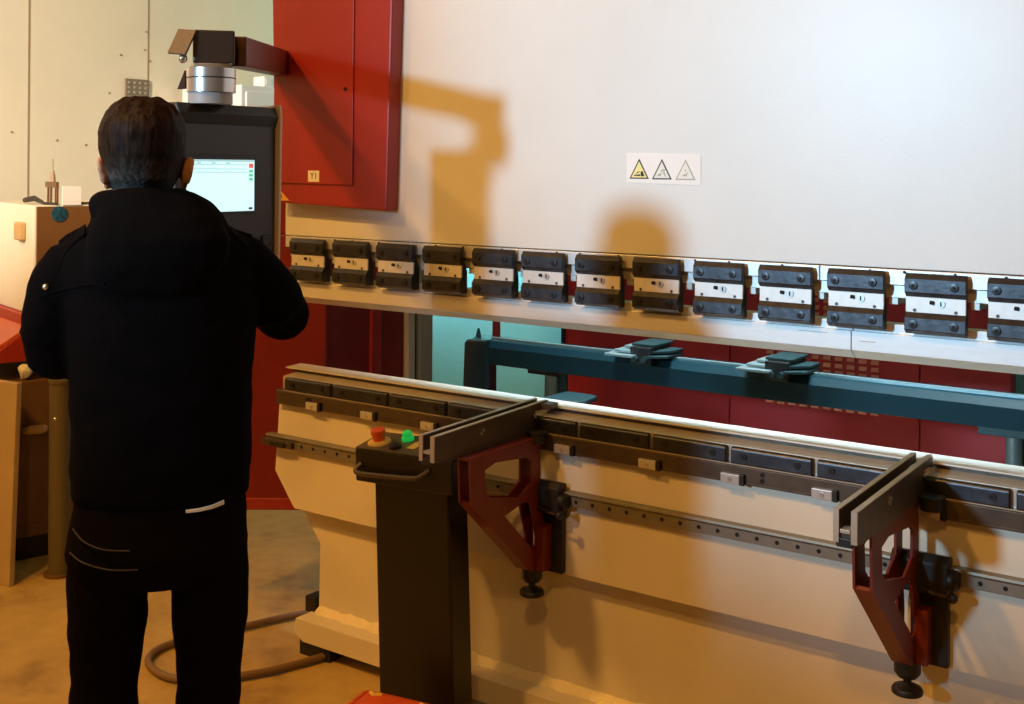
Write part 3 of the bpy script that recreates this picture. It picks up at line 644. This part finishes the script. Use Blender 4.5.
k = MB().box(-2.2590, -2.2572, 1.830, 2.042, 1.560, 1.688).obj('screen', M['scr'], sc); k['label'] = 'lit white and pale blue screen'
t = MB()
for z in (1.6745, 1.664, 1.656): t.box(-2.2574, -2.2568, 1.84, 2.02, z, z+0.0022)
t.box(-2.2574, -2.2568, 1.833, 2.040, 1.683, 1.688)
for y in (1.86, 1.905, 1.95): t.box(-2.2574, -2.2568, y, y+0.012, 1.676, 1.682)
t.obj('toolbar', M['scrg'], sc)
MB().box(-2.2574, -2.2566, 2.024, 2.037, 1.668, 1.679).obj('screen_button', M['scrr'], sc)
for z in (1.656, 1.646, 1.636): MB().box(-2.2574, -2.2566, 2.024, 2.037, z, z+0.007).obj('screen_button', M['scrgr'], sc)
MB().box(-2.2574, -2.2566, 2.024, 2.036, 1.5635, 1.569).obj('screen_button', M['scrd'], sc)
for i in range(6):
    for j in range(2): MB().box(-2.262, -2.256, 1.83+0.048*i, 1.86+0.048*i, 1.47-0.04*j, 1.495-0.04*j).obj('key', M['blackp'], v, 0.003)
MB().lathe((-2.252, 1.895, 1.822), [(0,0),(0.053,0),(0.053,0.028),(0,0.028)], 'z', 40).obj('swivel_base', M['grey'], v, smooth=True)
# swing arm
v = thing('swing_arm', 'brown swivel arm holding the console, with silver joint', 'swivel arm', (-2.5, 2.3, 1.86))
MB().lathe((-2.250, 1.896, 1.850), [(0,0),(0.058,0),(0.058,0.033),(0.0565,0.0335),(0.0565,0.0355),(0.058,0.036),(0.058,0.058),(0.052,0.0605),(0.046,0.068),(0,0.068)], 'z', 40).obj('swivel_joint', M['alu'], v, smooth=True)
MB().lathe((-2.250, 1.896, 1.8835), [(0.05,0),(0.0585,0),(0.0585,0.002),(0.05,0.002)], 'z', 40).obj('joint_groove', M['black'], v)
el = [(-2.266, 1.852), (-2.200, 1.925), (-2.272, 1.987), (-2.338, 1.914)]
MB().hexa([(x, y, 1.921) for x, y in el], [(x, y, 2.0) for x, y in el]).obj('elbow_box', M['armd'], v, 0.004)
# tube going back to the frame
a = Vector((-2.250, 1.962, 0)); b = Vector((-3.195, 3.04, 0)); d = (b-a).normalized(); nn = Vector((d.y, -d.x, 0))
lo = [a+nn*0.034, a-nn*0.034, b-nn*0.034, b+nn*0.034]
z0 = (1.919, 1.919, 2.005, 2.005); z1 = (1.993, 1.993, 2.092, 2.092)
MB().hexa([(p.x, p.y, z) for p, z in zip(lo, z0)], [(p.x, p.y, z) for p, z in zip(lo, z1)]).obj('arm_tube', M['arm'], v, 0.004)
MB().prism('z', [(-3.25,3.03),(-3.12,3.114),(-3.12,3.146),(-3.25,3.062)], 1.96, 2.13).obj('wall_mount', M['armd'], v, 0.004)
# sloped end flap
P1, P2, P3 = Vector((-2.308,1.842,2.003)), Vector((-2.257,1.854,1.998)), Vector((-2.262,1.826,1.938))
P4 = P1 + P3 - P2; nf = (P2-P1).cross(P3-P2).normalized()*0.006
MB().hexa([P1, P2, P3, P4], [p + nf for p in (P1, P2, P3, P4)]).obj('end_flap', M['armt'], v, 0.001)
MB().hexa([P2, P2 + Vector((-0.03,0.045,0)), P1 + Vector((-0.03,0.045,0)), P1], [p + Vector((0,0,-0.004)) for p in (P2, P2 + Vector((-0.03,0.045,0)), P1 + Vector((-0.03,0.045,0)), P1)]).obj('flap_top', M['armt'], v)
MB().ell((-2.285, 1.838, 1.930), (0.011, 0.011, 0.012), 12, 8).obj('end_lamp', M['chrome'], v, smooth=True)
MB().prism('y', [(-2.345,1.86),(-2.315,1.86),(-2.318,1.905)], 1.87, 1.875).obj('gusset', M['armd'], v)

# ------------------------------------------------------------------ operator (seen from behind)
FACE = math.atan2(0.60, -0.80)
XO = Matrix.Translation((-1.871, 1.458, 0)) @ Matrix.Rotation(FACE - PI/2, 4, 'Z')   # local +y = facing, +x = his right
def remesh(mb, name, m, parent, vox, smooth_iter=4, X=XO, post=None):
    me = bpy.data.meshes.new('raw'); bmesh.ops.recalc_face_normals(mb.bm, faces=mb.bm.faces); mb.bm.to_mesh(me); mb.bm.free()
    o = bpy.data.objects.new('raw', me); C.objects.link(o)
    r = o.modifiers.new('r', 'REMESH'); r.mode = 'VOXEL'; r.voxel_size = vox
    dg = bpy.context.evaluated_depsgraph_get(); m2 = bpy.data.meshes.new_from_object(o.evaluated_get(dg))
    bpy.data.objects.remove(o); bpy.data.meshes.remove(me)
    q = MB(X); q.bm.from_mesh(m2); bpy.data.meshes.remove(m2)
    for _ in range(smooth_iter): bmesh.ops.smooth_vert(q.bm, verts=q.bm.verts, factor=0.5, use_axis_x=True, use_axis_y=True, use_axis_z=True)
    if post: post(q.bm)
    for f in q.bm.faces: f.smooth = True
    loc = Vector((0,0,0)); p = parent
    bmesh.ops.transform(q.bm, matrix=X, verts=q.bm.verts)
    bmesh.ops.translate(q.bm, vec=-parent.location, verts=q.bm.verts)
    me = bpy.data.meshes.new(name); q.bm.to_mesh(me); q.bm.free(); me.materials.append(m)
    ob = bpy.data.objects.new(name, me); C.objects.link(ob); ob.parent = parent
    return ob
man = thing('person', 'person in black hooded jacket and dark jeans standing with back turned at the console', 'person', (-1.871, 1.458, 0))
HX = -0.036
# arms: shoulder, mid, elbow, forearm, wrist
LA = [(-0.152,0.0,1.492),(-0.180,0.0,1.450),(-0.198,0.01,1.38),(-0.196,0.03,1.315),(-0.165,0.14,1.285),(-0.125,0.25,1.285)]
LR = [0.054,0.060,0.056,0.053,0.045,0.036]
RA = [(0.140,0.0,1.495),(0.185,0.01,1.45),(0.218,0.03,1.405),(0.240,0.055,1.368),(0.215,0.18,1.40),(0.175,0.325,1.425)]
RR = [0.052,0.058,0.057,0.055,0.046,0.037]
b = MB()
# head with face
hs = [(HX,0.072,1.572,0.026,0.026),(HX,0.060,1.588,0.042,0.046),(HX,0.042,1.615,0.055,0.068),(HX,0.024,1.645,0.064,0.088),(HX,0.014,1.68,0.070,0.097),(HX,0.010,1.715,0.073,0.100),(HX,0.004,1.75,0.066,0.090),(HX,0.000,1.775,0.050,0.070),(HX,0.0,1.788,0.028,0.040)]
b.loft(hs, 28)
b.tube([(HX,0.105,1.705),(HX,0.122,1.675),(HX,0.128,1.660)], [0.009,0.012,0.016], 10)       # nose
for s_ in (-1, 1):
    b.ell((HX+s_*0.014, 0.113, 1.657), (0.010,0.011,0.008), 10, 8)
    b.ell((HX+s_*0.028, 0.0925, 1.706), (0.019,0.008,0.0055), 12, 8)                           # brow
    b.ell((HX+s_*0.036, 0.070, 1.662), (0.020,0.022,0.020), 12, 8)                           # cheek
b.ell((HX, 0.108, 1.628), (0.024,0.010,0.0055), 12, 8); b.ell((HX, 0.107, 1.619), (0.021,0.011,0.006), 12, 8)   # lips
b.ell((HX, 0.092, 1.587), (0.020,0.014,0.012), 12, 8)
for s_ in (-1, 1):                                                                            # ears
    R_ = Matrix.Rotation(s_*0.35, 3, 'Z') @ Matrix.Rotation(-0.15, 3, 'X')
    cx = HX + (0.079 if s_ > 0 else -0.067)
    b.ell((cx, -0.006, 1.661), (0.009,0.019,0.029), 14, 10, R_)
    b.tube([(cx+s_*0.006,0.012,1.650),(cx+s_*0.011,-0.004,1.686),(cx+s_*0.012,-0.022,1.680),(cx+s_*0.010,-0.024,1.664),(cx+s_*0.004,-0.010,1.638)], 0.0055, 8)
    b.ell((cx-s_*0.002, 0.004, 1.636), (0.007,0.011,0.012), 10, 8)
b.loft([(HX,0.0,1.48,0.070,0.062),(HX,0.004,1.55,0.056,0.056),(HX,0.008,1.60,0.052,0.055),(HX,0.010,1.66,0.054,0.058)], 20)
b.loft([(0.005,0,0.92,0.135,0.085),(0.005,0,1.05,0.13,0.08),(0.005,0,1.2,0.13,0.085),(0,0,1.35,0.145,0.09),(0,0,1.45,0.145,0.085),(-0.012,0,1.52,0.09,0.065),(HX,0,1.57,0.06,0.055)], 24)
b.tube(LA, [r*q for r, q in zip(LR, (0.6,0.6,0.6,0.62,0.68,0.76))], 14); b.tube(RA, [r*q for r, q in zip(RR, (0.6,0.6,0.6,0.62,0.68,0.76))], 14)
for cx, kx in ((-0.093, -0.099), (0.094, 0.094)):
    b.tube([(cx,0,0.93),(cx,0.0,0.80),(kx,0.008,0.54),(kx,-0.006,0.35),(kx,-0.008,0.12),(kx,0.0,0.06)], [0.056,0.054,0.042,0.042,0.034,0.034], 16)
# hands
def hand(bm, w, fwd, side, up, curl, thumb):
    w, fwd, side, up = Vector(w), Vector(fwd).normalized(), Vector(side).normalized(), Vector(up).normalized()
    c1 = w + fwd*0.05
    for k in range(4):                                   # palm, four overlapping strips
        s0 = side*((k-1.5)*0.020)
        bm.tube([w + s0*0.6 - fwd*0.01, w + s0*0.9 + fwd*0.03, w + s0 + fwd*0.085], [0.016, 0.0145, 0.0115], 10)
    for k, (ln, cu) in enumerate(((0.062,curl[0]),(0.074,curl[1]),(0.070,curl[2]),(0.054,curl[3]))):
        p = w + side*((1.5-k)*0.0205) + fwd*(0.086 - abs(1.2-k)*0.004); d_ = fwd.copy(); pts = [p - d_*0.01, p]; a = 0
        sp = side*(1.5-k)*0.06
        for q in range(3):
            a += cu; dd = (fwd*math.cos(a) - up*math.sin(a) + sp).normalized()
            p = p + dd*ln*(0.45, 0.31, 0.24)[q]; pts.append(p)
        bm.tube(pts, [0.0098,0.0095,0.0085,0.0078,0.0062], 10)
    t0 = w + side*0.026 + fwd*0.015
    bm.tube([w + fwd*0.01, t0, t0 + (side*0.7+fwd*0.8-up*0.2)*0.036*thumb, t0 + (side*0.55+fwd*1.1-up*0.45)*0.062], [0.015,0.013,0.0105,0.0075], 10)
hand(b, (-0.125,0.25,1.285), (0.25,0.95,0.02), (0.9,-0.25,0.2), (-0.2,0.0,1.0), (0.45,0.5,0.55,0.6), 1)
hand(b, (0.175,0.325,1.425), (-0.1,0.98,0.05), (-0.98,-0.1,0.1), (0.1,-0.05,1.0), (0.12,0.35,0.5,0.6), 1)
remesh(b, 'body', M['skin'], man, 0.0042, 2)
for s_ in (-1, 1):
    e = MB(XO).ell((HX+s_*0.029, 0.0950, 1.690), (0.0115,0.0115,0.0085), 16, 12).obj('eye', M['eye'], man, smooth=True)
    MB(XO).ell((HX+s_*0.029, 0.1035, 1.690), (0.0048,0.0042,0.0048), 12, 10).obj('iris', M['shoe'], e, smooth=True)
    MB(XO).tube([(HX+s_*0.014, 0.107, 1.709), (HX+s_*0.028, 0.103, 1.7125), (HX+s_*0.044, 0.090, 1.710)], [0.003, 0.004, 0.0025], 8).obj('eyebrow', M['shoe'], man, smooth=True)
# hair: closed cap, pulled inside the skull below the hairline
h = MB(); rs = []
hz = [1.602,1.615,1.63,1.645,1.66,1.675,1.69,1.705,1.72,1.735,1.75,1.763,1.775,1.785,1.793,1.799,1.803]
def at_z(z):
    for p, q in zip(hs, hs[1:]):
        if p[2] <= z <= q[2]:
            t = (z-p[2])/(q[2]-p[2]); return [p[i]+(q[i]-p[i])*t for i in range(5)]
    return list(hs[-1])
for z in hz:
    zz = min(z, 1.79); c = at_z(zz); sc_ = 1.0
    if z > 1.725:
        u = (z-1.725)/(1.806-1.725); sc_ = max(0.03, 1-u**2.2)**0.55; c = [HX, 0.006, z, 0.073, 0.098]
    ring = []
    for k in range(48):
        a = 2*PI*k/48; ca, sa = math.cos(a), math.sin(a)
        # hairline height by direction: nape low, above the ears, forehead high
        hl = 1.612 if sa < -0.55 else 1.612 + (sa+0.55)/0.45*0.062 if sa < -0.10 else 1.674 + (sa+0.10)*0.05 if sa < 0.45 else 1.70 + (sa-0.45)*0.085
        off = 0.0095 if z > hl else 0.0095 - min(0.030, (hl-z)*1.3)
        if z < 1.69: off -= (1.69-z)*0.06
        n_ = noise.noise(Vector((ca*14, sa*14, z*120)))*0.0022 + noise.noise(Vector((ca*5, sa*5, z*40)))*0.003
        off += n_*(1 if z > 1.68 else 0.3)
        ring.append((c[0]+(c[3]*sc_+off)*ca, c[1]+(c[4]*sc_+off)*sa, z + (n_*2 if z > 1.77 else 0)))
    rs.append(ring)
h.rings(rs)
hair = remesh(h, 'hair', M['hair'], man, 0.0035, 1)
# put the hair's own origin at floor level so its colour reads by height (object z = height)
# jacket
j = MB()
j.loft([(0.004,0,1.03,0.160,0.110),(0.004,0,1.042,0.168,0.117),(0.004,0,1.075,0.166,0.115),(0.004,0,1.10,0.171,0.119),(0.004,-0.002,1.18,0.168,0.120),(0.004,-0.005,1.30,0.172,0.126),(0.0,-0.006,1.40,0.182,0.128),(-0.004,-0.004,1.47,0.186,0.120),(-0.006,0.0,1.505,0.184,0.110),(-0.008,0,1.532,0.168,0.095),(-0.014,0,1.556,0.118,0.082),(-0.026,0.0,1.58,0.078,0.075),(HX,0.0,1.60,0.064,0.070)], 32, 2.3)
j.tube(LA, [r*1.0 for r in LR], 18); j.tube(RA, [r*1.0 for r in RR], 18)
# folds at elbows and cuffs
for P_, R_ in ((LA, LR), (RA, RR)):
    for i, k in ((2, 1.05), (3, 1.06), (4, 1.06)):
        a_, b_ = Vector(P_[i]), Vector(P_[min(i+1, 5)])
        m_ = a_.lerp(b_, 0.3); dd = (b_-a_).normalized()
        j.tube([m_-dd*0.014, m_, m_+dd*0.014], [R_[i]*0.85, R_[i]*k, R_[i]*0.85], 16)
# hood: thick roll round the neck, draped down the back
ring = []
for k in range(28):
    a = 2*PI*k/28; ca, sa = math.cos(a), math.sin(a)
    ring.append((HX+0.068*ca, -0.002+0.070*sa, 1.594 + 0.006*sa))
rr = [0.029 + 0.012*max(0, -math.sin(2*PI*k/28)) for k in range(28)]
j.tube(ring, rr, 14, closed=True)
j.loft([(-0.01,-0.090,1.415,0.055,0.030),(-0.01,-0.106,1.445,0.100,0.043),(-0.010,-0.108,1.49,0.124,0.055),(-0.008,-0.098,1.535,0.130,0.060),(-0.008,-0.080,1.575,0.114,0.054),(-0.012,-0.066,1.605,0.088,0.042),(-0.018,-0.058,1.628,0.056,0.020)], 26, 2.2)
j.loft([(-0.004,-0.02,1.50,0.150,0.085),(-0.004,-0.02,1.54,0.138,0.088),(-0.006,-0.02,1.575,0.120,0.085),(-0.010,-0.02,1.600,0.100,0.080),(-0.016,-0.015,1.622,0.072,0.070)], 26, 2.1)
def wrinkle(bm):
    for v_ in bm.verts:
        p = v_.co
        k = noise.noise(Vector((p.x*9, p.y*9, p.z*16)))*0.005 + noise.noise(Vector((p.x*26, p.y*26, p.z*34)))*0.002
        v_.co = p + v_.normal*k
jk = remesh(j, 'jacket', M['jacket'], man, 0.0075, 3, post=wrinkle)
from mathutils.bvhtree import BVHTree
inv = XO.inverted() @ Matrix.Translation(man.location)
jm = jk.data.copy(); jm.transform(inv)
tree = BVHTree.FromPolygons([v_.co.copy() for v_ in jm.vertices], [tuple(p.vertices) for p in jm.polygons]); bpy.data.meshes.remove(jm)
def on_top(x, y):
    h_ = tree.ray_cast(Vector((x, y, 2.0)), Vector((0, 0, -1))); return h_[0]
def on_back(x, z):
    h_ = tree.ray_cast(Vector((x, -1.0, z)), Vector((0, 1, 0))); return h_[0]
for s_, xs in ((-1, (-0.138, -0.150, -0.162, -0.174, -0.186)), (1, (0.128, 0.138, 0.148, 0.158, 0.170))):
    e = MB(XO); rs = []
    for x in xs:
        pa, pb = on_top(x, -0.055), on_top(x, -0.005)
        rs.append([(x, -0.055, pa.z-0.004), (x, -0.005, pb.z-0.004), (x, -0.005, pb.z+0.008), (x, -0.055, pa.z+0.008)])
    e.rings(rs); e.obj('epaulette', M['jacket'], man, 0.002)
MB(XO).ell(on_back(-0.205, 1.447) if on_back(-0.205, 1.447) else (-0.2,-0.05,1.447), (0.0065,0.0065,0.0065), 12, 8).obj('stud', M['chrome'], man, smooth=True)
# yoke seam across the back of the left shoulder
MB(XO).tube([on_back(x, z) for x, z in ((-0.215,1.428),(-0.20,1.434),(-0.18,1.441),(-0.16,1.447),(-0.14,1.452),(-0.12,1.456),(-0.10,1.459))], 0.003, 6).obj('yoke_seam', M['jacket'], man)
# jeans
g = MB()
g.loft([(-0.006,0,0.872,0.07,0.075),(-0.005,-0.002,0.90,0.148,0.108),(-0.004,-0.008,0.935,0.170,0.122),(0.0,-0.004,1.00,0.164,0.112),(0.003,0,1.045,0.158,0.106)], 30, 2.4)
for cx, kx in ((-0.093, -0.099), (0.094, 0.094)):
    g.tube([(cx,-0.004,0.95),(cx,-0.004,0.87),(cx*1.02,0.0,0.79),(kx,0.006,0.69),(kx,0.004,0.645),(kx,0.008,0.55),(kx,0.0,0.44),(kx,-0.008,0.33),(kx,-0.008,0.20),(kx,-0.004,0.09),(kx,0.0,0.055)], [0.075,0.076,0.073,0.062,0.064,0.060,0.058,0.062,0.060,0.058,0.060], 18)
def wrinkle2(bm):
    for v_ in bm.verts:
        p = v_.co
        k = noise.noise(Vector((p.x*8, p.y*8, p.z*22)))*0.004
        v_.co = p + v_.normal*k
remesh(g, 'jeans', M['jeans'], man, 0.007, 2, post=wrinkle2)
MB(XO).tube(hose_pts([(-0.155,-0.06,1.0),(-0.135,-0.094,0.985),(-0.10,-0.120,0.975),(-0.055,-0.132,0.972)], 5), 0.0016, 6).obj('pocket_seam', M['stitch'], man)
MB(XO).tube(hose_pts([(-0.160,-0.065,0.958),(-0.135,-0.100,0.948),(-0.09,-0.128,0.940),(-0.04,-0.137,0.938)], 5), 0.0016, 6).obj('pocket_seam', M['stitch'], man)
k = MB(XO).rings([[(x, y-0.003, z-0.002-(x-0.08)*0.03), (x, y+0.006, z-0.002-(x-0.08)*0.03), (x, y+0.006, z+0.003), (x, y-0.003, z+0.003)] for x, y, z in ((0.044,-0.1165,1.030),(0.069,-0.1145,1.031),(0.092,-0.110,1.034),(0.114,-0.101,1.039))]).obj('shirt_hem', M['paper'], man); k['label'] = 'white strip of shirt below the jacket hem'
for kx in (-0.099, 0.094):
    s_ = MB()
    s_.loft([(kx,0.05,0.0,0.046,0.135),(kx,0.05,0.012,0.050,0.140),(kx,0.05,0.03,0.049,0.138),(kx,0.035,0.055,0.046,0.115),(kx,0.0,0.085,0.043,0.070),(kx,-0.01,0.11,0.042,0.056)], 26, 2.4)
    remesh(s_, 'shoe', M['shoe'], man, 0.006, 2)

# ------------------------------------------------------------------ lights
def area(name, loc, aim, power, col, sx, sy=None, spread=PI):
    l = bpy.data.lights.new(name, 'AREA'); l.energy = power; l.color = col; l.shape = 'RECTANGLE'; l.size = sx; l.size_y = sy or sx; l.spread = spread
    o = bpy.data.objects.new(name, l); C.objects.link(o); o.location = loc
    o.rotation_euler = (Vector(aim)-Vector(loc)).to_track_quat('-Z', 'Y').to_euler(); return o
def spot(name, loc, aim, power, col, rad, ang, blend):
    l = bpy.data.lights.new(name, 'SPOT'); l.energy = power; l.color = col; l.shadow_soft_size = rad; l.spot_size = math.radians(ang); l.spot_blend = blend
    o = bpy.data.objects.new(name, l); C.objects.link(o); o.location = loc
    o.rotation_euler = (Vector(aim)-Vector(loc)).to_track_quat('-Z', 'Y').to_euler(); return o
COOL = (0.43, 0.75, 1.0); WARM = (1.0, 0.46, 0.085)
spot('floodlight', (-2.76, -3.30, 2.56), (-0.86, 2.9, 2.42), 1370, COOL, 0.19, 38, 0.75)
spot('wall_floodlight', (-2.9, -1.6, 3.2), (-5.35, 3.6, 2.55), 1700, (1.0, 0.88, 0.70), 0.25, 38, 0.6)
area('sodium_and_fill_lamp', (-2.9, -0.6, 4.8), (-2.9, 2.6, 0.2), 118, WARM, 0.25)
area('sodium_and_fill_lamp', (0.4, -1.4, 4.6), (-1.2, 2.9, 0.3), 52, WARM, 0.25)
area('sodium_and_fill_lamp', (-4.4, -0.3, 4.6), (-3.5, 3.0, 0.0), 14, WARM, 0.25, None, math.radians(75))  # added warm fill for a more orange floor on the left, no known lamp
area('rear_wall_fill', (-3.9, 4.55, 1.5), (-3.95, 5.2, 1.15), 5.5, (0.80, 0.97, 1.0), 1.5, 0.12, math.radians(90))  # added strip, hidden behind the ram, only to brighten the blue wall
area('rear_tube_lamp', (-1.5, 3.18, 3.5), (-1.5, 3.3, 0), 20, (0.66, 0.90, 1.0), 1.7, 0.2, math.radians(40))
W_ = bpy.data.worlds.new('World'); S.world = W_; W_.use_nodes = True
W_.node_tree.nodes['Background'].inputs[0].default_value = (1.0, 0.58, 0.24, 1); W_.node_tree.nodes['Background'].inputs[1].default_value = 0.05

# ------------------------------------------------------------------ camera
F = 1175.0; YAW = math.radians(35.5); ROLL = math.radians(0.41)
cd = bpy.data.cameras.new('camera'); cam = bpy.data.objects.new('camera', cd); C.objects.link(cam)
cd.sensor_width = 36; cd.sensor_fit = 'HORIZONTAL'; cd.lens = F/1024*36; cd.shift_x = 0; cd.shift_y = -(352-169)/1024; cd.clip_start = 0.05
fw = Vector((-math.sin(YAW), math.cos(YAW), 0)); rt = Vector((math.cos(YAW), math.sin(YAW), 0)); up = Vector((0,0,1))
r2 = rt*math.cos(ROLL) + up*math.sin(ROLL); u2 = up*math.cos(ROLL) - rt*math.sin(ROLL)
cam.matrix_world = Matrix(((r2.x,u2.x,-fw.x,0),(r2.y,u2.y,-fw.y,0),(r2.z,u2.z,-fw.z,1.67),(0,0,0,1)))
S.camera = cam
S.view_settings.view_transform = 'Standard'; S.view_settings.look = 'None'; S.view_settings.exposure = 0.0; S.view_settings.gamma = 1.0
S.view_settings.use_curve_mapping = False
